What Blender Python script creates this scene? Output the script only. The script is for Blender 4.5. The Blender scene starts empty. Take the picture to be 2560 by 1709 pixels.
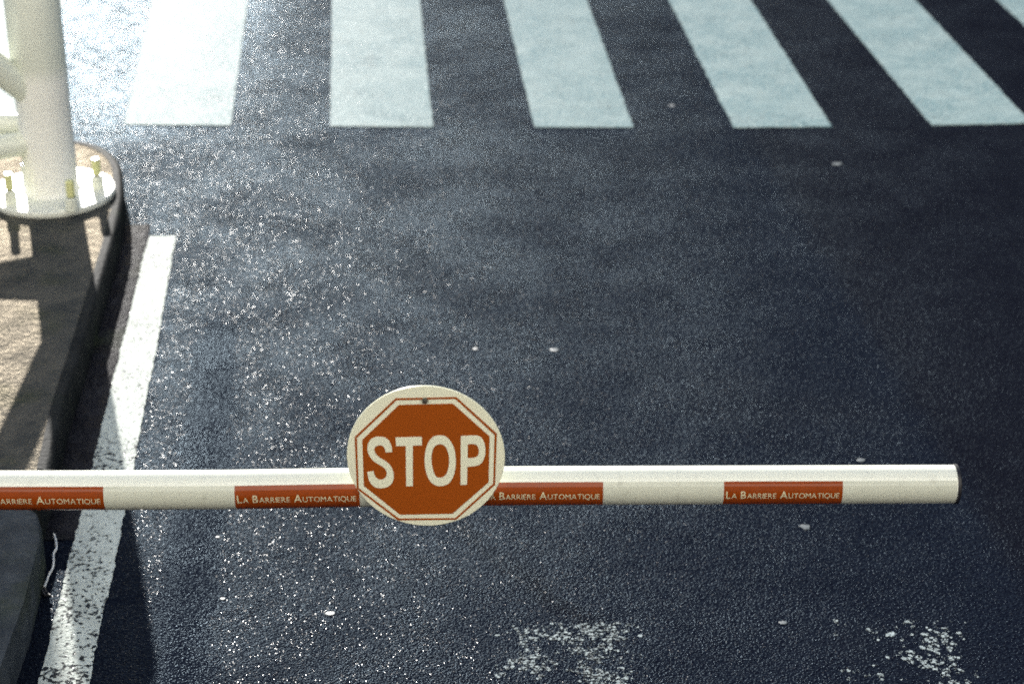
import bpy, bmesh, math, random
from mathutils import Vector, Matrix
R = math.radians
random.seed(7)
S = bpy.context.scene
C = S.collection

# ---------------------------------------------------------------- camera
F_PX, PITCH, CAM_H = 5000.0, R(26.0), 3.3
cam_d = bpy.data.cameras.new('camera'); cam = bpy.data.objects.new('camera', cam_d); C.objects.link(cam)
cam.location = (0, 0, CAM_H); cam.rotation_euler = (R(90) - PITCH, 0, 0)
cam_d.sensor_width = 36; cam_d.lens = 36 * F_PX / 2560
cam_d.clip_end = 2000; cam_d.clip_start = 0.05
cam_d.dof.use_dof = True; cam_d.dof.focus_distance = 5.1; cam_d.dof.aperture_fstop = 2.8
S.camera = cam

# ---------------------------------------------------------------- sky, sun, exposure
SUN_EL, SUN_AZ = R(18), R(-14.5)           # azimuth from +Y, negative = left
w = bpy.data.worlds.new('World'); S.world = w; w.use_nodes = True
wn = w.node_tree.nodes; wl = w.node_tree.links
sky = wn.new('ShaderNodeTexSky'); sky.sky_type = 'NISHITA'; sky.sun_disc = False
sky.sun_elevation = SUN_EL; sky.sun_rotation = SUN_AZ
sky.air_density = 1.0; sky.dust_density = 0.6; sky.ozone_density = 3.0
wl.new(sky.outputs[0], wn['Background'].inputs[0]); wn['Background'].inputs[1].default_value = 0.08
sd = bpy.data.lights.new('sun', 'SUN'); sun = bpy.data.objects.new('sun', sd); C.objects.link(sun)
sd.energy = 4.5; sd.angle = R(0.5); sd.color = (1.0, 0.96, 0.90)
sdir = Vector((math.sin(SUN_AZ) * math.cos(SUN_EL), math.cos(SUN_AZ) * math.cos(SUN_EL), math.sin(SUN_EL)))
sun.rotation_euler = sdir.to_track_quat('Z', 'Y').to_euler()
sun.location = (-8, 30, 14)
S.cycles.use_denoising = False
S.cycles.caustics_reflective = False; S.cycles.sample_clamp_indirect = 2.0; S.cycles.blur_glossy = 1.0
S.cycles.max_bounces = 4; S.cycles.glossy_bounces = 2
S.view_settings.view_transform = 'Standard'; S.view_settings.look = 'None'
S.view_settings.exposure = 1.05; S.view_settings.gamma = 1

# ---------------------------------------------------------------- helpers
def at(px, py, z=0.0):
    """point of the horizontal plane z that the surveyed photo position (px,py) falls on"""
    d = Vector((px - 1280, F_PX * math.cos(PITCH) + (854.5 - py) * math.sin(PITCH),
                -F_PX * math.sin(PITCH) + (854.5 - py) * math.cos(PITCH)))
    return Vector((0, 0, CAM_H)) + d * ((z - CAM_H) / d.z)

def at_y(px, py, y):
    d = Vector((px - 1280, F_PX * math.cos(PITCH) + (854.5 - py) * math.sin(PITCH),
                -F_PX * math.sin(PITCH) + (854.5 - py) * math.cos(PITCH)))
    return Vector((0, 0, CAM_H)) + d * (y / d.y)

def tag(o, label=None, cat=None, group=None, kind=None):
    if label: o['label'] = label
    if cat: o['category'] = cat
    if group: o['group'] = group
    if kind: o['kind'] = kind
    return o

def empty(name, loc=(0, 0, 0), rot=(0, 0, 0)):
    o = bpy.data.objects.new(name, None); C.objects.link(o); o.location = loc; o.rotation_euler = rot
    o.empty_display_size = .1
    return o

def obj(name, bm, m, parent=None, smooth=True, angle=35, loc=None):
    bmesh.ops.recalc_face_normals(bm, faces=bm.faces)
    me = bpy.data.meshes.new(name); bm.to_mesh(me); bm.free()
    me.materials.append(m)
    if smooth:
        for p in me.polygons: p.use_smooth = True
        me.set_sharp_from_angle(angle=R(angle))
    o = bpy.data.objects.new(name, me); C.objects.link(o)
    if parent: o.parent = parent
    if loc is not None: o.location = loc
    return o

def prism(bm, pts, z0, z1, bevel=0, bottom=True):
    """closed outline (2-D) extruded between z0 and z1"""
    b = [bm.verts.new((p[0], p[1], z0)) for p in pts]
    t = [bm.verts.new((p[0], p[1], z1)) for p in pts]
    n = len(pts)
    top = bm.faces.new(t)
    if bottom: bm.faces.new(list(reversed(b)))
    for i in range(n):
        j = (i + 1) % n
        bm.faces.new((b[i], b[j], t[j], t[i]))
    if bevel:
        bmesh.ops.bevel(bm, geom=list(top.edges), offset=bevel, segments=3, affect='EDGES', profile=.5)
    return top

def tube(bm, path, rad, n=32, caps=True):
    """tube along 3-D points, radius number or list"""
    pts = [Vector(p) for p in path]; rings = []
    rs = rad if isinstance(rad, (list, tuple)) else [rad] * len(pts)
    ref = None
    for i, p in enumerate(pts):
        d = (pts[min(i + 1, len(pts) - 1)] - pts[max(i - 1, 0)])
        if d.length < 1e-9: d = pts[-1] - pts[0]
        d.normalize()
        if ref is None: ref = Vector((0, 0, 1)) if abs(d.z) < .9 else Vector((0, 1, 0))
        a = ref.cross(d).normalized(); b = d.cross(a).normalized()
        rings.append([bm.verts.new(p + (a * math.cos(2 * math.pi * k / n) + b * math.sin(2 * math.pi * k / n)) * rs[i]) for k in range(n)])
    for r0, r1 in zip(rings, rings[1:]):
        for k in range(n):
            bm.faces.new((r0[k], r0[(k + 1) % n], r1[(k + 1) % n], r1[k]))
    if caps:
        bm.faces.new(list(reversed(rings[0]))); bm.faces.new(rings[-1])
    return rings

def lathe(bm, prof, n=48):
    rings = []
    for r, z in prof:
        if r < 1e-6: rings.append([bm.verts.new((0, 0, z))])
        else: rings.append([bm.verts.new((r * math.cos(2 * math.pi * k / n), r * math.sin(2 * math.pi * k / n), z)) for k in range(n)])
    for a, b in zip(rings, rings[1:]):
        for k in range(n):
            k2 = (k + 1) % n
            if len(a) == 1 and len(b) == 1: continue
            if len(a) == 1: bm.faces.new((a[0], b[k2], b[k]))
            elif len(b) == 1: bm.faces.new((a[k], a[k2], b[0]))
            else: bm.faces.new((a[k], a[k2], b[k2], b[k]))

def smooth_line(pts, steps=8):
    """Catmull-Rom through points"""
    P = [Vector(p) for p in pts]; out = []
    for i in range(len(P) - 1):
        p0 = P[max(i - 1, 0)]; p1 = P[i]; p2 = P[i + 1]; p3 = P[min(i + 2, len(P) - 1)]
        for s in range(steps):
            t = s / steps
            out.append(.5 * ((2 * p1) + (p2 - p0) * t + (2 * p0 - 5 * p1 + 4 * p2 - p3) * t * t + (3 * p1 - p0 - 3 * p2 + p3) * t ** 3))
    out.append(P[-1]); return out

# ---------------------------------------------------------------- material toolkit
class NT:
    def __init__(s, name):
        s.m = bpy.data.materials.new(name); s.m.use_nodes = True
        s.t = s.m.node_tree; s.n = s.t.nodes; s.b = s.n['Principled BSDF']; s.out = s.n['Material Output']
    def link(s, a, b): s.t.links.new(a, b)
    def put(s, node, key, v):
        if v is None: return
        if hasattr(v, 'links') or isinstance(v, bpy.types.NodeSocket): s.link(v, node.inputs[key])
        else: node.inputs[key].default_value = v
    def pos(s): return s.n.new('ShaderNodeTexCoord').outputs['Object']
    def noise(s, vec, scale, detail=3, rough=.5, dist=0):
        n = s.n.new('ShaderNodeTexNoise'); s.put(n, 'Vector', vec); n.inputs['Scale'].default_value = scale
        n.inputs['Detail'].default_value = detail; n.inputs['Roughness'].default_value = rough
        n.inputs['Distortion'].default_value = dist
        return n.outputs['Fac']
    def vor(s, vec, scale, feature='F1', rnd=1):
        n = s.n.new('ShaderNodeTexVoronoi'); n.feature = feature; s.put(n, 'Vector', vec); n.inputs['Scale'].default_value = scale
        n.inputs['Randomness'].default_value = rnd
        return n
    def math(s, op, a, b=None, c=None, clamp=False):
        n = s.n.new('ShaderNodeMath'); n.operation = op; n.use_clamp = clamp
        s.put(n, 0, a); s.put(n, 1, b); s.put(n, 2, c); return n.outputs[0]
    def vmath(s, op, a, b=None, scale=None):
        n = s.n.new('ShaderNodeVectorMath'); n.operation = op
        s.put(n, 0, a); s.put(n, 1, b)
        if scale is not None: s.put(n, 'Scale', scale)
        return n.outputs['Value'] if op in ('LENGTH', 'DOT_PRODUCT', 'DISTANCE') else n.outputs[0]
    def ramp(s, v, a, b, lo=0.0, hi=1.0, smooth=True):
        n = s.n.new('ShaderNodeMapRange'); n.interpolation_type = 'SMOOTHSTEP' if smooth else 'LINEAR'
        s.put(n, 0, v); n.inputs[1].default_value = a; n.inputs[2].default_value = b
        n.inputs[3].default_value = lo; n.inputs[4].default_value = hi
        return n.outputs[0]
    def mix(s, f, a, b):
        n = s.n.new('ShaderNodeMix'); n.data_type = 'RGBA'
        s.put(n, 0, f)
        for key, v in ((6, a), (7, b)):
            if isinstance(v, bpy.types.NodeSocket): s.link(v, n.inputs[key])
            else: n.inputs[key].default_value = (*v, 1)
        return n.outputs[2]
    def bump(s, h, strength, dist, normal=None):
        n = s.n.new('ShaderNodeBump'); n.inputs['Strength'].default_value = strength; n.inputs['Distance'].default_value = dist
        s.link(h, n.inputs['Height'])
        if normal is not None: s.link(normal, n.inputs['Normal'])
        return n.outputs[0]
    def sep(s, v):
        n = s.n.new('ShaderNodeSeparateXYZ'); s.link(v, n.inputs[0]); return n.outputs
    def comb(s, x, y, z):
        n = s.n.new('ShaderNodeCombineXYZ'); s.put(n, 0, x); s.put(n, 1, y); s.put(n, 2, z); return n.outputs[0]
    def base(s, col=None, rough=None, spec=None, metal=None):
        if col is not None:
            if isinstance(col, bpy.types.NodeSocket): s.link(col, s.b.inputs['Base Color'])
            else: s.b.inputs['Base Color'].default_value = (*col, 1)
        s.put(s.b, 'Roughness', rough); s.put(s.b, 'Specular IOR Level', spec); s.put(s.b, 'Metallic', metal)
    def matt(s, share, col):
        """share of the surface that is dry matt stone instead of glossy film"""
        d = s.n.new('ShaderNodeBsdfDiffuse')
        if isinstance(col, bpy.types.NodeSocket): s.link(col, d.inputs[0])
        else: d.inputs[0].default_value = (*col, 1)
        if s.b.inputs['Normal'].is_linked: s.link(s.b.inputs['Normal'].links[0].from_socket, d.inputs['Normal'])
        mx = s.n.new('ShaderNodeMixShader'); s.put(mx, 0, share); s.link(s.b.outputs[0], mx.inputs[1]); s.link(d.outputs[0], mx.inputs[2])
        s.base_out = mx.outputs[0]; s.link(mx.outputs[0], s.out.inputs[0])
    def film(s, share, col, tint, rough, ior=1.33):
        """matt stone under a thin tinted water and oil film that covers part of it"""
        n_ = s.b.inputs['Normal'].links[0].from_socket
        d = s.n.new('ShaderNodeBsdfDiffuse'); s.link(col, d.inputs[0]); s.link(n_, d.inputs['Normal'])
        g = s.n.new('ShaderNodeBsdfGlossy'); g.inputs[0].default_value = (*tint, 1); s.put(g, 'Roughness', rough); s.link(n_, g.inputs['Normal'])
        f = s.n.new('ShaderNodeFresnel'); f.inputs[0].default_value = ior; s.link(n_, f.inputs['Normal'])
        mx = s.n.new('ShaderNodeMixShader'); s.link(s.math('MULTIPLY', f.outputs[0], share, clamp=True), mx.inputs[0])
        s.link(d.outputs[0], mx.inputs[1]); s.link(g.outputs[0], mx.inputs[2])
        s.base_out = mx.outputs[0]; s.link(mx.outputs[0], s.out.inputs[0])
    base_out = None
    def glints(s, pos, scale, spread, keep, size, rough, spec, col, active=None):
        """tiny wet facets of the grit, every facet with its own tilt"""
        v = s.vor(pos, scale); v2 = s.vor(s.vmath('ADD', pos, (3.7, 1.9, 5.3)), scale * .11)
        rv = s.vmath('SUBTRACT', v.outputs['Color'], (.5, .5, .5))
        ln = s.vmath('LENGTH', rv)
        rv = s.vmath('MULTIPLY', rv, s.comb(ln, ln, 0.0))
        nrm = s.vmath('NORMALIZE', s.vmath('ADD', s.vmath('SCALE', rv, scale=spread), s.n.new('ShaderNodeNewGeometry').outputs['Normal']))
        wn_ = s.n.new('ShaderNodeTexWhiteNoise'); s.link(v.outputs['Color'], wn_.inputs[0])
        m = s.math('MULTIPLY', s.math('LESS_THAN', v.outputs['Distance'], size), s.math('LESS_THAN', wn_.outputs['Value'], keep))
        if active is not None: m = s.math('MULTIPLY', m, active)
        p = s.n.new('ShaderNodeBsdfPrincipled'); p.inputs['Roughness'].default_value = rough
        p.inputs['Specular IOR Level'].default_value = spec
        if isinstance(col, bpy.types.NodeSocket): s.link(col, p.inputs['Base Color'])
        else: p.inputs['Base Color'].default_value = (*col, 1)
        s.link(nrm, p.inputs['Normal'])
        mx = s.n.new('ShaderNodeMixShader'); s.link(m, mx.inputs[0]); s.link(s.base_out or s.b.outputs[0], mx.inputs[1]); s.link(p.outputs[0], mx.inputs[2])
        s.link(mx.outputs[0], s.out.inputs[0])

def band(t, x, y, x0, y0, slope, half, soft):
    """1 inside the strip whose middle runs through (x0,y0) with dx/dy = slope"""
    c = t.math('ADD', t.math('MULTIPLY', t.math('SUBTRACT', y, y0), slope), x0)
    d = t.math('ABSOLUTE', t.math('SUBTRACT', x, c))
    return t.ramp(d, half, half + soft, 1, 0)

def asphalt():
    t = NT('wet_asphalt'); p = t.pos(); x, y, _ = t.sep(p)
    big = t.noise(p, .9, 4, .55); mid = t.noise(p, 6, 4, .6); fine = t.noise(p, 95, 3, .6)
    edge = t.math('MULTIPLY', t.math('SUBTRACT', t.noise(p, 5, 6, .75), .5), .22)
    xw = t.math('ADD', x, edge)
    # smooth water film running beside the sparkling wheel track
    a = at(545, 820); b = at(470, 1500)
    film = band(t, xw, y, a.x, a.y, (a.x - b.x) / (a.y - b.y), .0, .17)
    film = t.math('MULTIPLY', film, t.ramp(y, at(0, 620).y, at(0, 1000).y, 0, 1))
    pud = t.ramp(t.noise(p, 4.5, 5, .6), .60, .66, 0, 1)
    pud = t.math('MULTIPLY', pud, t.ramp(xw, at(620, 1600).x, at(480, 1600).x, 0, 1))
    pud = t.math('MULTIPLY', pud, t.ramp(y, at(0, 1330).y, at(0, 1450).y, 0, 1))
    film = t.math('MAXIMUM', film, pud)
    # asphalt tone darker to the right of a slanting edge
    s0 = at(1850, 330); s1 = at(2150, 830)
    dark_right = t.ramp(t.math('SUBTRACT', xw, t.math('ADD', t.math('MULTIPLY', t.math('SUBTRACT', y, s1.y), (s0.x - s1.x) / (s0.y - s1.y)), s1.x)), -.03, .10, 0, 1)
    col = t.mix(mid, (.0028, .0036, .0085), (.0062, .0084, .0168))
    col = t.mix(t.ramp(fine, .4, .75), col, (.014, .020, .031))
    col = t.mix(t.math('MULTIPLY', dark_right, .8), col, (.006, .0065, .011))
    q0 = at(1150, 1320); q1 = at(1420, 1530)
    c2 = t.math('ADD', t.math('MULTIPLY', t.math('SUBTRACT', y, q0.y), (q1.x - q0.x) / (q1.y - q0.y)), q0.x)
    st2 = t.ramp(t.math('ABSOLUTE', t.math('SUBTRACT', xw, c2)), .01, .08, .6, 0)
    st2 = t.math('MULTIPLY', st2, t.ramp(t.math('ABSOLUTE', t.math('SUBTRACT', y, (q0.y + q1.y) / 2)), .25, .55, 1, 0))
    col = t.mix(st2, col, (.004, .004, .007))
    col = t.mix(t.ramp(big, .5, .7, 0, .5), col, (.010, .012, .018))
    rough = t.math('ADD', t.ramp(mid, .3, .7, .19, .26), t.math('MULTIPLY', dark_right, .05))
    rough = t.math('MULTIPLY', rough, t.ramp(film, 0, 1, 1, .8))
    h = t.math('ADD', t.math('MULTIPLY', t.ramp(t.vor(p, 120).outputs['Distance'], 0, .8, 1, 0), .6), t.noise(p, 170, 2, .5))
    h = t.math('ADD', h, t.math('MULTIPLY', t.noise(p, 34, 3, .5), .45))
    h = t.math('MULTIPLY', t.math('SUBTRACT', h, 1.2), t.ramp(film, 0, 1, 1, .35))
    t.base(col, rough, .03); t.b.inputs['Specular Tint'].default_value = (.55, .8, 1, 1); t.link(t.bump(h, 1, .0028), t.b.inputs['Normal'])
    # standing wet around the foot of the first stripes
    wet = t.math('MULTIPLY', t.ramp(xw, at(760, 150).x, at(330, 150).x, 0, 1), t.ramp(y, at(0, 430).y, at(0, 240).y, 0, 1))
    share = t.math('MULTIPLY', t.ramp(t.noise(p, 2.2, 5, .6), .35, .65, .095, .05), t.ramp(film, 0, 1, 1, .4))
    t.film(t.math('ADD', share, t.math('MULTIPLY', wet, t.ramp(t.noise(p, 14, 4, .75), .40, .60, .24, .04))), col, (.66, .84, 1), rough)
    act = t.math('MULTIPLY', t.math('LESS_THAN', film, .5), t.math('GREATER_THAN', t.noise(p, 11, 4, .65), .40))
    t.glints(p, 240, .68, .34, .26, .28, .25, (.010, .016, .027), act)
    return t.m

def road_paint(name, col, wear, wear_scale=55, glint=True, dirt=(.03, .035, .04), rough=.45, worn_low=False, mottle=False):
    t = NT(name); p = t.pos()
    n = t.noise(p, wear_scale, 4, .62); big = t.noise(p, 3.0, 4, .6)
    k = t.math('ADD', n, t.math('MULTIPLY', t.math('SUBTRACT', big, .5), .35))
    if worn_low: k = t.math('ADD', k, t.ramp(t.sep(p)[1], at(0, 1700).y, at(0, 700).y, .05, -.035, smooth=False))
    c = t.mix(t.ramp(t.noise(p, 14, 4, .6), .3, .7), col, tuple(v * .80 for v in col))
    if mottle:
        mm = t.ramp(t.noise(p, 60, 4, .7), .40, .60, 0, 1); m2 = t.ramp(t.noise(p, 4.2, 4, .6), .36, .60, .25, 1)
        c = t.mix(t.math('MULTIPLY', mm, m2), c, (.15, .25, .27))
        c = t.mix(t.ramp(t.noise(p, 1.4, 2, .5), .4, .6, 0, .35), c, (.27, .36, .36))
    c = t.mix(t.ramp(k, wear, wear + .035, 0, 1), c, dirt)
    t.base(c, rough, .07)
    h = t.math('ADD', t.noise(p, 110, 3, .55), t.math('MULTIPLY', t.ramp(t.vor(p, 85).outputs['Distance'], 0, .8, 1, 0), .5))
    t.link(t.bump(h, 1, .0025), t.b.inputs['Normal'])
    t.matt(.72, c)
    if glint: t.glints(p, 230, .6, .05, .34, .32, .3, col)
    return t.m

def concrete(name, c0, c1, scale=1.0, bump=.008, rough=.55, glint=False):
    t = NT(name); p = t.pos()
    n = t.noise(p, 7 * scale, 5, .65); f = t.noise(p, 90 * scale, 3, .6)
    c = t.mix(t.ramp(n, .3, .7), c0, c1)
    c = t.mix(t.ramp(f, .55, .75, 0, .6), c, tuple(v * .45 for v in c0))
    moss = t.ramp(t.noise(p, 2.6, 4, .6), .52, .68, 0, .7)
    c = t.mix(moss, c, (.045, .055, .035))
    t.base(c, rough, .12)
    h = t.math('ADD', f, t.math('MULTIPLY', t.noise(p, 35 * scale, 3, .6), 1.2))
    t.link(t.bump(h, 1, bump), t.b.inputs['Normal'])
    if glint: t.film(t.ramp(t.noise(p, 9, 4, .6), .35, .65, .16, .09), c, (1, .88, .70), .42)
    else: t.matt(.72, c)
    return t.m

def plain(name, col, rough=.4, spec=.5, metal=0, var=.0, bump=0, scale=20, grime=0):
    t = NT(name); p = t.pos()
    n = t.noise(p, scale, 4, .6)
    c = t.mix(n, tuple(v * (1 - var) for v in col), tuple(min(1, v * (1 + var)) for v in col))
    if grime:
        st = t.noise(t.vmath('MULTIPLY', p, (1, .25, 1)), 26, 5, .7)
        c = t.mix(t.ramp(st, .56, .72, 0, grime), c, (.16, .15, .11))
        c = t.mix(t.ramp(t.noise(p, 240, 2, .5), .70, .74, 0, grime * 1.5), c, (.10, .09, .06))
    t.base(c, t.ramp(t.noise(p, scale * 2, 3, .6), .3, .7, rough * .85, rough * 1.15), spec, metal)
    if bump: t.link(t.bump(n, .5, bump), t.b.inputs['Normal'])
    return t.m

M = {}
M['asphalt'] = asphalt()
M['zebra'] = road_paint('crossing_paint', (.38, .47, .46), .64, 70, rough=.42, mottle=True)
M['line'] = road_paint('line_paint', (.66, .71, .65), .575, 66, worn_low=True)
M['fleck'] = road_paint('worn_paint', (.38, .44, .45), .50, 120, glint=False)
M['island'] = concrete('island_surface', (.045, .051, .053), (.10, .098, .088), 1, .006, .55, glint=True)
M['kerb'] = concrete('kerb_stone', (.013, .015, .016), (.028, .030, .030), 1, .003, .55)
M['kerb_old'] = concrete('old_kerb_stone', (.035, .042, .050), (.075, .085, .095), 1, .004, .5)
M['gutter'] = concrete('gutter_mortar', (.012, .012, .017), (.030, .031, .040), 1.2, .012, .35)
M['cream'] = plain('cream_enamel', (.80, .82, .70), .22, .5, var=.03)
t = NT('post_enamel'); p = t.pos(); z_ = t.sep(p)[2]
t.base(t.mix(t.ramp(t.math('ADD', z_, t.math('MULTIPLY', t.noise(p, 4, 3, .6), .03)), .52, .62), (.93, .92, .85), (.72, .74, .64)), .24, .5)  # lit lower part and shaded upper part of the post painted into its colour
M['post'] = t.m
M['plate'] = plain('plate_enamel', (.84, .85, .76), .42, .4, var=.04)
M['boom'] = plain('boom_enamel', (.84, .86, .76), .16, .5, var=.03, grime=.14)
M['tape_white'] = plain('white_tape', (.60, .62, .52), .14, .5, var=.05, scale=40, grime=.30)
M['tape_red'] = plain('red_tape', (.27, .048, .005), .13, .35, var=.16, scale=30, grime=.12)
M['tape_text'] = plain('lettering_cream', (.70, .66, .44), .3, var=.03)
M['black'] = plain('black_rubber', (.015, .015, .018), .45, var=.1)
M['yellow'] = plain('yellow_plastic', (.74, .74, .36), .35, var=.05)
M['steel'] = plain('weathered_steel', (.16, .15, .12), .42, metal=.8, var=.2)
M['straw'] = plain('straw_plastic', (.75, .75, .72), .3, var=.03)
M['weed'] = plain('weed_leaf', (.06, .10, .035), .5, var=.3, scale=60)
M['gum'] = plain('flattened_gum', (.085, .105, .115), .5, var=.15, bump=.002, scale=120)

def translucent(name, col, tr, rough=.35, var=.03):
    """thin plastic sign face: part of the light that hits its back comes through"""
    t = NT(name); p = t.pos(); n = t.noise(p, 6, 4, .6)
    c = t.mix(n, tuple(v * (1 - var) for v in col), tuple(min(1, v * (1 + var)) for v in col))
    t.base(c, rough, .22)
    tb = t.n.new('ShaderNodeBsdfTranslucent'); t.link(c, tb.inputs[0])
    mx = t.n.new('ShaderNodeMixShader'); mx.inputs[0].default_value = tr
    t.link(t.b.outputs[0], mx.inputs[1]); t.link(tb.outputs[0], mx.inputs[2]); t.link(mx.outputs[0], t.out.inputs[0])
    return t.m
M['sign_cream'] = translucent('sign_cream', (.80, .80, .62), .0)
M['sign_red'] = translucent('sign_red', (.32, .070, .007), .0, var=.08)

# ---------------------------------------------------------------- ground and road
bm = bmesh.new()
GX = [-400, -60, -14, 14, 60, 400]; GY = [-400, -60, -6, 30, 100, 400]
vs = [[bm.verts.new((x, y, 0)) for x in GX] for y in GY]
for j in range(5):
    for i in range(5): bm.faces.new((vs[j][i], vs[j][i + 1], vs[j + 1][i + 1], vs[j + 1][i]))
road = tag(obj('road', bm, M['asphalt'], smooth=False), kind='structure')

def wobble_outline(corners, step, amp, seed):
    """closed outline from corners with slightly ragged painted edges"""
    rnd = random.Random(seed); out = []
    n = len(corners)
    for i in range(n):
        a = Vector(corners[i][:2]); b = Vector(corners[(i + 1) % n][:2]); L = (b - a).length
        k = max(1, int(L / step)); d = (b - a).normalized(); nn = Vector((-d.y, d.x))
        for s in range(k):
            q = a + (b - a) * (s / k)
            if s: q = q + nn * rnd.uniform(-amp, amp)
            out.append((q.x, q.y))
    return out

# crosswalk stripes: near-end corners (left,right), the direction they run in
stripes = [((-205, 312), (44, 313)), ((310, 313), (577, 315)), ((826, 317), (1083, 319)), ((1336, 319), (1584, 320)),
           ((1834, 320), (2080, 318)), ((2330, 315), (2578, 309)), ((2825, 305), (3070, 300))]
topx = [(-70, 165), (381, 621), (830, 1049), (1259, 1466), (1671, 1875), (2068, 2286), (2490, 2705)]
slabel = ['white crosswalk stripe half hidden behind the thick cream post',
          'white crosswalk stripe first to the right of the cream post, washed out by sun glare',
          'white crosswalk stripe with upright sides, above the left rim of the stop sign',
          'mottled white crosswalk stripe leaning slightly right, next to the upright one',
          'white crosswalk stripe whose near end meets the top of the dark edge on the road',
          'evenly grey white crosswalk stripe reaching the right edge of the picture',
          'crosswalk stripe of which only a small corner shows at the top right']
for i, ((a, b), (tx0, tx1)) in enumerate(zip(stripes, topx)):
    A = at(*a); B = at(*b); T0 = at(tx0, 0); T1 = at(tx1, 0)
    T0 = A + (T0 - A) * 1.7; T1 = B + (T1 - B) * 1.7
    bm = bmesh.new()
    prism(bm, wobble_outline([A, B, T1, T0], .022, .004, i), -.002, .004, .0015)
    o = obj('crosswalk_stripe', bm, M['zebra'])
    tag(o, slabel[i], 'road marking', 'crosswalk stripes across the road')

# solid edge line along the kerb
Lp = [(375, 592), (355, 656), (318, 812), (290, 924), (241, 1125), (207, 1275), (178, 1378), (153, 1481), (125, 1596), (96, 1706), (62, 1850)]
Rp = [(440, 592), (417, 723), (393, 866), (370, 969), (335, 1170), (312, 1273), (296, 1364), (282, 1435), (257, 1535), (225, 1700), (196, 1850)]
pts = [at(*q) for q in Lp] + [at(*q) for q in reversed(Rp)]
bm = bmesh.new(); prism(bm, wobble_outline(pts, .018, .004, 50), -.002, .004, .001)
tag(obj('edge_line', bm, M['line']), 'solid white painted line running along the dark gutter beside the kerb', 'road marking')

# worn remains of paint on the near road
def worn_patch(x0, x1, y0, y1, dens, seed, label, bias):
    rnd = random.Random(seed); bm = bmesh.new(); n = 0
    from mathutils import noise as mn
    k = 0
    while n < dens and k < dens * 60:
        k += 1
        px = rnd.uniform(x0, x1); py = rnd.uniform(y0, y1)
        c = at(px, py)
        v = .8 * mn.noise(Vector((c.x * 11 + seed, c.y * 11, 0))) + .9 * mn.noise(Vector((c.x * 45, c.y * 45, seed))) + bias(px, py)
        v -= max(0, px - (x1 - rnd.uniform(20, 130))) / 110 + max(0, (x0 + rnd.uniform(0, 80)) - px) / 160 + max(0, (y0 + rnd.uniform(0, 45)) - py) / 90
        if v < .10: continue
        n += 1
        r = rnd.choice((.001, .0015, .0015, .002, .002, .002, .003, .003, .004, .006, .008)) * (1 + max(0, v) * .5)
        m = rnd.randint(6, 9); el = rnd.uniform(.5, 1); an = rnd.uniform(0, 3.14)
        z = .0008 + (n % 7) * .0001
        ring = []
        for q in range(m):
            th = 2 * math.pi * q / m; rr = r * rnd.uniform(.6, 1.15)
            ux, uy = rr * math.cos(th), rr * el * math.sin(th)
            ring.append((c.x + ux * math.cos(an) - uy * math.sin(an), c.y + ux * math.sin(an) + uy * math.cos(an)))
        b = [bm.verts.new((*q, 0.0)) for q in ring]; tp = [bm.verts.new((c.x + (q[0] - c.x) * .85, c.y + (q[1] - c.y) * .85, z)) for q in ring]
        bm.faces.new(tp)
        for q in range(m): bm.faces.new((b[q], b[(q + 1) % m], tp[(q + 1) % m], tp[q]))
    return tag(obj('worn_marking', bm, M['fleck'], smooth=False), label, 'road marking')
worn_patch(1235, 1610, 1555, 1760, 1500, 3, 'denser patch of worn white paint flecks, below and right of the stop sign',
           lambda px, py: .30 * math.exp(-((px - 1460 - (py - 1580) * .8) / 90) ** 2) + .1 * (px - 1235) / 375 - .05)
worn_patch(2085, 2455, 1550, 1760, 700, 8, 'faint scattered flecks of worn white paint near the bottom right corner',
           lambda px, py: .35 * math.exp(-((px - 2370 + (py - 1600) * -.3) / 70) ** 2) - .22)

# ---------------------------------------------------------------- traffic island with kerb
KH = .13
inner = [(125, 1175), (129, 1160), (161, 1013), (196, 901), (232, 781), (262, 680), (290, 580), (306, 505), (308, 450), (300, 405), (268, 372), (215, 352), (140, 345), (40, 350), (-120, 370)]
kp = smooth_line([at(px, py, KH) for px, py in inner], 6)
low = [at(px, py, KH) for px, py in ((105, 1240), (98, 1262))]
edge = [(p.x, p.y) for p in low[::-1]] + [(p.x, p.y) for p in kp]
def offset_line(line, d):
    out = []
    for i, p in enumerate(line):
        a = Vector(line[max(i - 1, 0)][:2]); b = Vector(line[min(i + 1, len(line) - 1)][:2])
        t_ = (b - a).normalized(); nrm = Vector((t_.y, -t_.x))
        out.append((p[0] + nrm.x * d, p[1] + nrm.y * d))
    return out
far = [(-6.0, edge[-1][1]), (-6.0, edge[0][1])]
# island surface (inside the kerb band)
KW = .035
ins = offset_line(edge, -KW)
bm = bmesh.new(); top = prism(bm, ins + far, 0, KH - .003, bottom=False)
bmesh.ops.triangulate(bm, faces=[top])
tag(obj('traffic_island', bm, M['island']), kind='structure')
# kerb band: one moulded profile swept along the edge
bm = bmesh.new()
prof = [(0, -.01), (0, KH - .022), (-.002, KH - .013), (-.007, KH - .005), (-.015, KH - .001), (-.022, KH), (-KW - .01, KH), (-KW - .012, KH - .02)]
cols = [offset_line(edge, d) for d, _ in prof]
rows = [[bm.verts.new((*cols[k][i], prof[k][1])) for k in range(len(prof))] for i in range(len(edge))]
for r0, r1 in zip(rows, rows[1:]):
    for k in range(len(prof) - 1): bm.faces.new((r0[k], r1[k], r1[k + 1], r0[k + 1]))
bm.faces.new(rows[0])
tag(obj('kerb', bm, M['kerb'], angle=50), 'dark mossy kerb edging the island, curving round its nose under the cream post', 'kerb')
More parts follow.
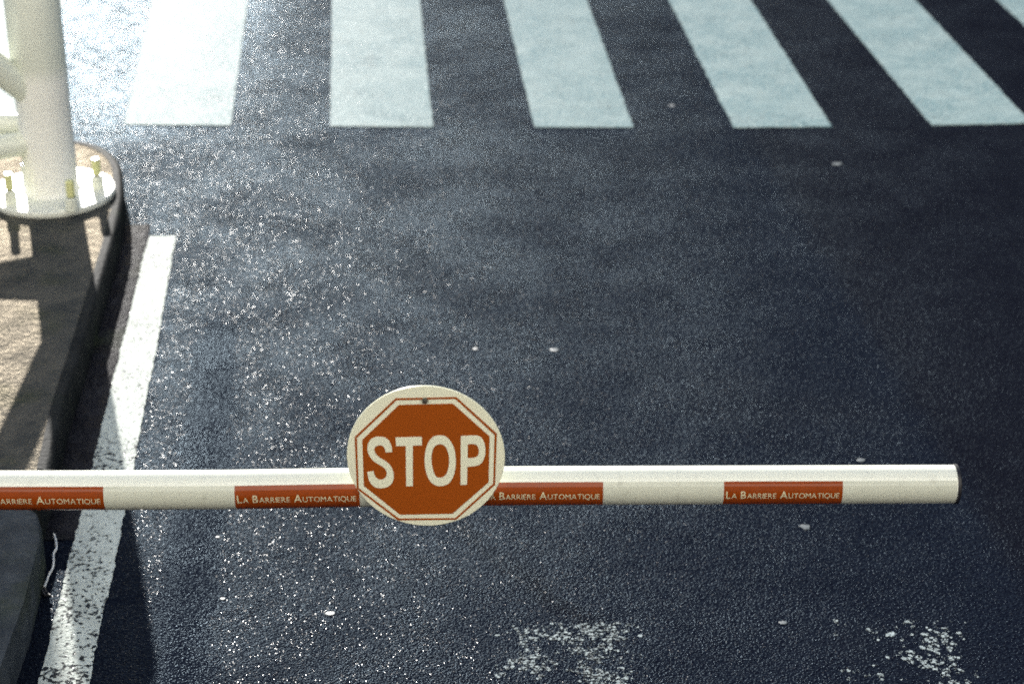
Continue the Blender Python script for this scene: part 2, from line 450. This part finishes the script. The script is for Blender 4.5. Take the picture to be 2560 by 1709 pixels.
# rough mortar strip in the gutter
g0 = offset_line(edge, .0); g1 = offset_line(edge, .11)
bm = bmesh.new()
rnd = random.Random(4)
N = 46
ga = [Vector((*q, 0)) for q in g0[:N]]; gb = [Vector((*q, 0)) for q in g1[:N]]
rows = []
for a, b in zip(ga, gb):
    row = []
    for s in range(7):
        q = a.lerp(b, s / 6); row.append(bm.verts.new((q.x, q.y, .0025 + (0 if s in (0, 6) else rnd.uniform(0, .006)))))
    row[-1].co.z = -.002
    rows.append(row)
for r0, r1 in zip(rows, rows[1:]):
    for s in range(6): bm.faces.new((r0[s], r0[s + 1], r1[s + 1], r1[s]))
tag(obj('gutter', bm, M['gutter']), kind='structure')

# older kerb stone block below the barrier arm
blk = [(-300, 1262), (70, 1264), (92, 1276), (103, 1310), (99, 1345), (60, 1500), (10, 1640), (-60, 1840), (-500, 1840)]
bp = [at(px, py, KH + .02) for px, py in blk]
bm = bmesh.new(); prism(bm, [(p.x, p.y) for p in bp], -.01, KH + .02, .018)
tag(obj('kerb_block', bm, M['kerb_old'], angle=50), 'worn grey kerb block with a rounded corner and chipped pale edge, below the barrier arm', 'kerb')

# ---------------------------------------------------------------- cream post with bolted base and rails
PB = at(132, 487, KH)
post = empty('cream_post', (PB.x, PB.y, KH))
tag(post, 'thick cream painted round post bolted to the island on a round base plate', 'post')
PR, PLR, PT = .112, .262, .026
bm = bmesh.new(); lathe(bm, [(0, 0), (PLR, 0), (PLR + .002, .004), (PLR + .002, PT - .006), (PLR - .004, PT), (0, PT)], 96)
obj('base_plate', bm, M['plate'], post)
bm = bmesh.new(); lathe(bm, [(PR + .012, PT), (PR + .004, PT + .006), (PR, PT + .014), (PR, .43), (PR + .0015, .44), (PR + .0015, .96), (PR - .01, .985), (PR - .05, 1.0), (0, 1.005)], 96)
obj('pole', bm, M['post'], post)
def zpost(px, py):
    q = at_y(px, py, PB.y - PR); return q.z - KH
for (px, py) in ((28, 506), (181, 524), (245, 468), (70, 440), (165, 432)):
    q = at(px, py, KH + PT) - PB
    b = bmesh.new(); tube(b, [(q.x, q.y, PT), (q.x, q.y, PT + .050), (q.x, q.y, PT + .055)], [.027, .026, .021], 24)
    nut = obj('nut', b, M['cream'], post)
    b = bmesh.new(); tube(b, [(q.x, q.y, PT + .054), (q.x, q.y, PT + .064)], .0165, 20)
    thread = obj('bolt_thread', b, M['steel'], nut)
    b = bmesh.new(); tube(b, [(q.x, q.y, PT + .061), (q.x, q.y, PT + .126), (q.x, q.y, PT + .130)], [.0185, .0185, .014], 24)
    obj('bolt_cap', b, M['yellow'], nut)
# rails welded to the post
def rail(px, py, dirv, length, rad, out, wob=0):
    z = zpost(px, py); d = Vector(dirv).normalized()
    a = Vector((0, 0, z)) + d * out
    bm = bmesh.new(); tube(bm, [a, a + d * length * .5, a + d * length], rad, 40)
    return obj('rail', bm, M['cream'], post)
rail(100, 372, (-1, -.55, -.0), 1.1, .052, 0)
rail(100, 336, (-1, .10, 0), 3.0, .045, 0)
rail(80, 278, (-.53, -.46, .71), 1.0, .06, 0)

# ---------------------------------------------------------------- barrier arm
BR = .0445
ctr = [(-900, 1231, 4.48), (0, 1224.5, 4.53), (300, 1224, 4.53), (560, 1222.5, 4.54), (870, 1217.5, 4.55), (1300, 1213, 4.57), (2385, 1209, 4.62)]
def ray_depth(px, py, depth):
    return Vector((0, 0, CAM_H)) + Vector((px - 1280, F_PX * math.cos(PITCH) + (854.5 - py) * math.sin(PITCH),
                                           -F_PX * math.sin(PITCH) + (854.5 - py) * math.cos(PITCH))) * (depth / F_PX)
bc = [ray_depth(*q) for q in ctr]
def boom_at(px):
    for q0, q1, a, b in zip(ctr, ctr[1:], bc, bc[1:]):
        if px <= q1[0]: break
    f = (px - q0[0]) / (q1[0] - q0[0]); return a.lerp(b, f)
arm = empty('barrier_arm', (boom_at(-900)))
tag(arm, 'long round white barrier arm with red lettered bands, lowered across the road', 'barrier')
A0 = Vector(arm.location)
xs = [-900 + i * 25 for i in range(132)] + [2384]
bm = bmesh.new(); tube(bm, [boom_at(x) - A0 for x in xs], BR, 96)
obj('tube', bm, M['boom'], arm)
e = boom_at(2385) - A0; ed = (bc[-1] - bc[-2]).normalized()
bm = bmesh.new(); tube(bm, [e - ed * .002, e + ed * .005, e + ed * .008], [BR + .002, BR + .002, BR - .004], 96)
obj('end_cap', bm, M['black'], arm)
# reflective tape on the lower camera side; angle measured from the camera-facing direction
TH_TOP = math.degrees(math.asin(.17))      # upper tape edge, degrees above the view line
view_up = Vector((0, math.sin(R(30)), math.cos(R(30)))); view_back = Vector((0, -math.cos(R(30)), math.sin(R(30))))
def on_tube(px, deg, lift=0.0008):
    th = R(deg); c = boom_at(px)
    return c - A0 + (view_back * math.cos(th) + view_up * math.sin(th)) * (BR + lift)
def tape(x0, x1, mat, name, lift=.0006, label=None):
    bm = bmesh.new(); nx = max(2, int((x1 - x0) / 12)); na = 40; rows = []
    for i in range(nx + 1):
        px = x0 + (x1 - x0) * i / nx
        rows.append([bm.verts.new(on_tube(px, TH_TOP - a * 130 / na, lift)) for a in range(na + 1)])
    for r0, r1 in zip(rows, rows[1:]):
        for a in range(na): bm.faces.new((r0[a], r0[a + 1], r1[a + 1], r1[a]))
    o = obj(name, bm, mat, arm)
    if label: o['label'] = label
    return o

def text_mesh(body, size, extra=0.0, spacing=1.0):
    cu = bpy.data.curves.new('t', 'FONT'); cu.body = body; cu.size = size; cu.offset = extra; cu.space_character = spacing
    cu.resolution_u = 4
    o = bpy.data.objects.new('t', cu); C.objects.link(o)
    dg = bpy.context.evaluated_depsgraph_get(); me = bpy.data.meshes.new_from_object(o.evaluated_get(dg))
    bpy.data.objects.remove(o); bpy.data.curves.remove(cu)
    return me
def word_parts():
    """small-caps line laid out glyph run by glyph run: list of (mesh, x offset), total width"""
    runs = [('L', 1.0), ('A', .74), (' ', 0), ('B', 1.0), ('ARRIERE', .74), (' ', 0), ('A', 1.0), ('UTOMATIQUE', .74)]
    x = 0; out = []
    for s, k in runs:
        if s == ' ': x += .30; continue
        for ch in s:
            me = text_mesh(ch, k, .004 if k == 1 else -.004)
            xs_ = [v.co.x for v in me.vertices]; w0, w1 = min(xs_), max(xs_)
            out.append((me, x - w0)); x += (w1 - w0) + .105 * (.8 if k < 1 else 1)
    return out, x
WP, WTOT = word_parts()
def lettering(x0, x1, parent):
    px_m = (x1 - x0) / WTOT
    bm = bmesh.new()
    kh = .0195 / .72                                    # cap height to metres along the tube skin
    for me, dx in WP:
        vm = []
        tmp = bmesh.new(); tmp.from_mesh(me)
        bmesh.ops.triangulate(tmp, faces=tmp.faces)
        bmesh.ops.subdivide_edges(tmp, edges=list(tmp.edges), cuts=3, use_grid_fill=True)
        bmesh.ops.triangulate(tmp, faces=tmp.faces); tmp.verts.index_update()
        for v in tmp.verts:
            deg = -43 + math.degrees(v.co.y * kh / BR)
            vm.append(bm.verts.new(on_tube(x0 + (v.co.x + dx) * px_m, deg, .0013)))
        tmp.verts.ensure_lookup_table()
        for f in tmp.faces: bm.faces.new([vm[v.index] for v in f.verts])
        tmp.free()
    return obj('lettering', bm, M['tape_text'], parent, smooth=False)

for x0, x1 in ((-50, 268), (593, 902), (1206, 1504), (1802, 2097)):
    b = tape(x0, x1, M['tape_red'], 'red_band')
    lettering(x0 + 6, x1 - 6, b)
for x0, x1 in ((269, 592), (903, 1205), (1505, 1801), (2098, 2382)):
    tape(x0, x1, M['tape_white'], 'white_band')

# ---------------------------------------------------------------- stop sign on the arm
SY = boom_at(1065).y - BR - .016
SC = at_y(1064.7, 1142, SY); SR = 197.5 * (SC.y * math.cos(PITCH) + (CAM_H - SC.z) * math.sin(PITCH)) / F_PX
sign = empty('stop_sign', SC, (R(90) - R(1.2), 0, 0))
tag(sign, 'round cream stop sign with a rust red octagon, fixed to the barrier arm', 'sign')
def sp(zx, zy): return ((zx - 908) / 740 * SR, (791 - zy) / 651 * SR)
def ring2(bm, outer, inner, z0, z1):
    n = len(outer)
    vo0 = [bm.verts.new((*p, z0)) for p in outer]; vo = [bm.verts.new((*p, z1)) for p in outer]
    vi0 = [bm.verts.new((*p, z0)) for p in inner]; vi = [bm.verts.new((*p, z1)) for p in inner]
    for i in range(n):
        j = (i + 1) % n
        bm.faces.new((vo[i], vo[j], vi[j], vi[i])); bm.faces.new((vo0[i], vo0[j], vo[j], vo[i])); bm.faces.new((vi[i], vi[j], vi0[j], vi0[i]))
bm = bmesh.new(); lathe(bm, [(0, -.006), (SR - .002, -.006), (SR, -.004), (SR, -.001), (SR - .0012, 0), (0, 0)], 128)
obj('disc', bm, M['sign_cream'], sign)
o_out = [(638, 250), (1200, 238), (1574, 572), (1555, 1050), (1183, 1382), (630, 1388), (250, 1088), (248, 603)]
o_in = [(648, 268), (1190, 256), (1552, 584), (1537, 1040), (1176, 1366), (640, 1370), (268, 1080), (268, 612)]
field = [(668, 310), (1168, 298), (1506, 598), (1494, 1026), (1150, 1324), (652, 1334), (318, 1060), (318, 630)]
bm = bmesh.new(); ring2(bm, [sp(*q) for q in o_out], [sp(*q) for q in o_in], 0, .0007)
obj('border_line', bm, M['sign_red'], sign, smooth=False)
bm = bmesh.new(); prism(bm, [sp(*q) for q in field], 0, .0007)
obj('red_octagon', bm, M['sign_red'], sign, smooth=False)
def flat_poly(outer, holes, z0, z1, name):
    """filled outline with holes, given in sign space"""
    bm = bmesh.new(); loops = []
    for loop in [outer] + holes:
        v = [bm.verts.new((*sp(*q), z1)) for q in loop]
        es = [bm.edges.new((v[i], v[(i + 1) % len(v)])) for i in range(len(v))]
        loops.append((v, es))
    bmesh.ops.triangle_fill(bm, use_beauty=True, edges=[e_ for _, es in loops for e_ in es])
    for v, es in loops:
        b = [bm.verts.new((q.co.x, q.co.y, z0)) for q in v]
        for i in range(len(v)):
            j = (i + 1) % len(v); bm.faces.new((v[i], v[j], b[j], b[i]))
    return obj(name, bm, M['sign_cream'], sign, smooth=False)
def curve2(pts, steps=7, closed=False):
    pts = [Vector((p[0], p[1], 0)) for p in pts]
    if closed:
        n = len(pts); out = []
        for i in range(n):
            p0, p1, p2, p3 = pts[i - 1], pts[i], pts[(i + 1) % n], pts[(i + 2) % n]
            for s in range(steps):
                t = s / steps
                out.append(.5 * ((2 * p1) + (p2 - p0) * t + (2 * p0 - 5 * p1 + 4 * p2 - p3) * t * t + (3 * p1 - p0 - 3 * p2 + p3) * t ** 3))
        return [(q.x, q.y) for q in out]
    return [(q.x, q.y) for q in smooth_line(pts, steps)]
s_outer = curve2([(532, 745), (524, 706), (508, 686), (480, 678), (448, 686), (428, 712), (434, 748), (466, 786), (520, 820), (566, 858), (594, 910), (602, 965), (590, 1020), (560, 1056), (520, 1074), (474, 1080), (424, 1070), (386, 1036), (364, 990), (354, 928)])
s_inner = curve2([(413, 918), (424, 962), (446, 988), (476, 1000), (510, 990), (534, 962), (536, 928), (520, 894), (474, 860), (420, 826), (382, 780), (364, 730), (368, 676), (390, 632), (430, 606), (480, 599), (530, 608), (566, 636), (588, 684), (594, 740)])
flat_poly(s_outer + s_inner, [], .0004, .0015, 'letter')
flat_poly([(630, 606), (874, 600), (874, 678), (788, 681), (780, 1060), (717, 1062), (722, 684), (632, 686)], [], .0004, .0015, 'letter')
flat_poly(curve2([(1043, 586), (1100, 600), (1146, 648), (1176, 720), (1188, 812), (1182, 900), (1156, 984), (1110, 1040), (1036, 1060), (974, 1042), (930, 990), (904, 910), (896, 830), (904, 740), (930, 660), (976, 604)], 7, True),
          [curve2([(1043, 668), (1086, 684), (1112, 730), (1126, 800), (1120, 880), (1100, 940), (1072, 972), (1034, 982), (1000, 968), (976, 920), (962, 850), (962, 780), (976, 714), (1004, 680)], 7, True)], .0004, .0015, 'letter')
p_out = [(1238, 592), (1370, 587)] + curve2([(1370, 587), (1420, 600), (1452, 644), (1466, 712), (1460, 780), (1434, 836), (1400, 862), (1360, 872)])[1:] + [(1295, 878), (1291, 1046), (1229, 1049)]
p_in = [(1300, 668), (1350, 666)] + curve2([(1350, 666), (1384, 676), (1402, 704), (1404, 746), (1390, 780), (1350, 797)])[1:] + [(1300, 799)]
flat_poly(p_out, [p_in], .0004, .0015, 'letter')
bm = bmesh.new(); lathe(bm, [(0, .0095), (.0035, .0092), (.0038, .0075), (.0052, .0072), (.0065, .0055), (.0070, .0012), (0, .0012)], 24)
u, v = sp(909, 268); obj('bolt', bm, M['steel'], sign, loc=(u, v, 0))
# clamp strap behind, holding the disc to the tube
for sgn in (-1, 1):
    bm = bmesh.new(); r = bmesh.ops.create_cube(bm, size=1)['verts']
    bmesh.ops.scale(bm, vec=(.03, .11, .009), verts=r); bmesh.ops.translate(bm, vec=(sgn * .07, -.03, -.011), verts=r)
    obj('bracket', bm, M['steel'], sign)

# ---------------------------------------------------------------- unseen building added to darken the wet sheen at the right
BX0, BX1, BY, BH = 5.5, 44.0, 34.0, 27.0
bl = empty('added_dark_building', ((BX0 + BX1) / 2, BY, 0)); tag(bl, 'dark brick building added beyond the crosswalk to darken the road sheen', 'building')
M['brick'] = plain('added_dark_brick', (.10, .085, .08), .8, .3, var=.2, scale=3)
M['glass'] = plain('added_window_glass', (.03, .035, .04), .08, .5)
def box(bm, c, d):
    r = bmesh.ops.create_cube(bm, size=1)['verts']; bmesh.ops.scale(bm, vec=d, verts=r); bmesh.ops.translate(bm, vec=c, verts=r)
hw = (BX1 - BX0) / 2
bm = bmesh.new(); box(bm, (0, 7, BH / 2), (2 * hw, 14, BH)); obj('added_wall', bm, M['brick'], bl, smooth=False)
bm = bmesh.new(); box(bm, (0, 7, BH + .3), (2 * hw + .5, 14.5, .6)); obj('added_roof', bm, M['kerb_old'], bl, smooth=False)
for fl in range(7):
    for k in range(9):
        cx = -hw + 2.4 + k * (2 * hw - 4.8) / 8
        bm = bmesh.new(); box(bm, (cx, -.02, 2.2 + fl * 3.6), (1.9, .08, 1.8)); obj('added_window', bm, M['glass'], bl, smooth=False)

# pedestal that carries the arm, just left of the picture
pd = boom_at(-860)
cb = empty('control_cabinet', (pd.x - .22, pd.y, KH)); tag(cb, 'cream steel housing that carries the barrier arm', 'cabinet')
bm = bmesh.new(); box(bm, (0, .02, .5), (.42, .34, 1.0)); bmesh.ops.bevel(bm, geom=list(bm.edges), offset=.02, segments=3, affect='EDGES'); obj('body', bm, M['tape_white'], cb)
bm = bmesh.new(); box(bm, (0, -.158, .5), (.34, .012, .8)); obj('door', bm, M['cream'], cb)
# unseen board added to cast shade over the kerb block at the lower left
nb = empty('shade_board', (-4.22, 12.0, 0)); tag(nb, 'blank grey board on two posts, added out of view to shade the kerb block', 'board')
bm = bmesh.new(); box(bm, (0, 0, 2.86), (2.1, .06, .96)); obj('shade_panel', bm, M['steel'], nb, smooth=False)
for sx in (-.8, .8):
    bm = bmesh.new(); tube(bm, [(sx, .07, 0), (sx, .07, 3.2)], .035, 16); obj('shade_board_leg', bm, M['steel'], nb)

# pale house added behind the camera; its front throws soft light on sign and arm
M['render'] = plain('fill_house_render', (.82, .81, .76), .85, .2, var=.06, scale=2)
hs = empty('fill_house', (0, -1.4, 0)); tag(hs, 'pale rendered house added behind the camera to throw light on sign and arm', 'building')
bm = bmesh.new(); box(bm, (0, -5, 7.5), (46, 10, 15)); obj('added_wall', bm, M['render'], hs, smooth=False)
bm = bmesh.new(); box(bm, (0, -5, 15.2), (47, 10.9, .4)); obj('added_roof', bm, M['kerb_old'], hs, smooth=False)
bm = bmesh.new(); box(bm, (0, .06, 1.5), (46.2, .14, 3.0)); obj('fill_house_plinth', bm, M['brick'], hs, smooth=False)
for fl in range(1, 4):
    for k in range(10):
        bm = bmesh.new(); box(bm, (-20.7 + k * 4.6, .01, 2.0 + fl * 3.5), (1.1, .06, 1.7)); obj('added_window', bm, M['glass'], hs, smooth=False)

# ---------------------------------------------------------------- small things on the ground
sp_ = [(135, 1334), (140, 1352), (141, 1371), (134, 1382), (134, 1400), (133, 1414), (129, 1425), (123, 1435), (111, 1467)]
pts = [at(px, py, .014) for px, py in sp_]
st = empty('drinking_straw', (pts[0].x, pts[0].y, 0)); o0 = Vector(st.location)
tag(st, 'bent white plastic straw lying in the dark gutter beside the edge line', 'litter')
bm = bmesh.new(); tube(bm, [p - o0 for p in smooth_line(pts, 3)], .0036, 14); obj('stem', bm, M['straw'], st)
q = [at(px, py, .012) - o0 for px, py in ((111, 1467), (114, 1478), (126, 1488), (112, 1487), (105, 1474))]
bm = bmesh.new(); tube(bm, q, .004, 10); obj('crushed_end', bm, M['black'], st)

# weed in the joint
W = at(82, 1290, .06); rnd = random.Random(2)
bm = bmesh.new()
base = at(100, 1285, .0)
for k in range(34):
    a = rnd.uniform(0, 6.28); l = rnd.uniform(.03, .075); up = rnd.uniform(.4, 1.3)
    b0 = Vector((base.x + rnd.uniform(-.03, .02), base.y + rnd.uniform(-.02, .03), rnd.uniform(0, .06)))
    d = Vector((math.cos(a), math.sin(a), up)).normalized(); s = Vector((-math.sin(a), math.cos(a), 0)) * .005
    m = b0 + d * l * .55; tip = b0 + d * l + Vector((0, 0, -.012))
    v = [bm.verts.new(b0 - s * .4), bm.verts.new(b0 + s * .4), bm.verts.new(m + s), bm.verts.new(tip), bm.verts.new(m - s)]
    bm.faces.new(v)
tag(obj('weed', bm, M['weed'], smooth=False), 'small green weed growing at the rounded corner of the kerb block', 'plant')

# trodden gum and pale specks
gums = [(1386, 875, .020, 'larger pale gum spot on the road above and right of the stop sign'),
        (1188, 872, .012, 'small round white gum spot straight above the stop sign'),
        (2092, 410, .028, 'smeared pale gum spot near the dark edge, below the fourth crosswalk stripe'),
        (1680, 265, .016, 'faint pale gum spot between the mottled stripe and its right neighbour'),
        (2012, 1316, .020, 'white double speck just below the barrier arm between two red bands'),
        (1958, 1556, .014, 'small grey gum spot alone between the two worn paint patches'),
        (556, 1496, .010, 'pale gum spot low on the road to the right of the edge line'),
        (545, 1342, .007, 'tiny bright speck below the white part of the barrier arm'),
        (825, 1533, .016, 'greyish gum spot on the glittering asphalt below and left of the stop sign'),
        (2152, 1150, .018, 'faint grey spot on the asphalt just above the red band at the right')]
for i, (px, py, r, lab) in enumerate(gums):
    c = at(px, py); rnd = random.Random(i * 3 + 1); bm = bmesh.new(); n = 14
    ring = []
    for k in range(n):
        th = 2 * math.pi * k / n; rr = r * rnd.uniform(.65, 1.1)
        ring.append((rr * math.cos(th), rr * math.sin(th) * rnd.uniform(.6, 1)))
    prism(bm, ring, -.001, .0018, .0008)
    o = obj('gum_spot', bm, M['gum'], loc=(c.x, c.y, 0)); tag(o, lab, 'gum', 'pale gum spots on the road')
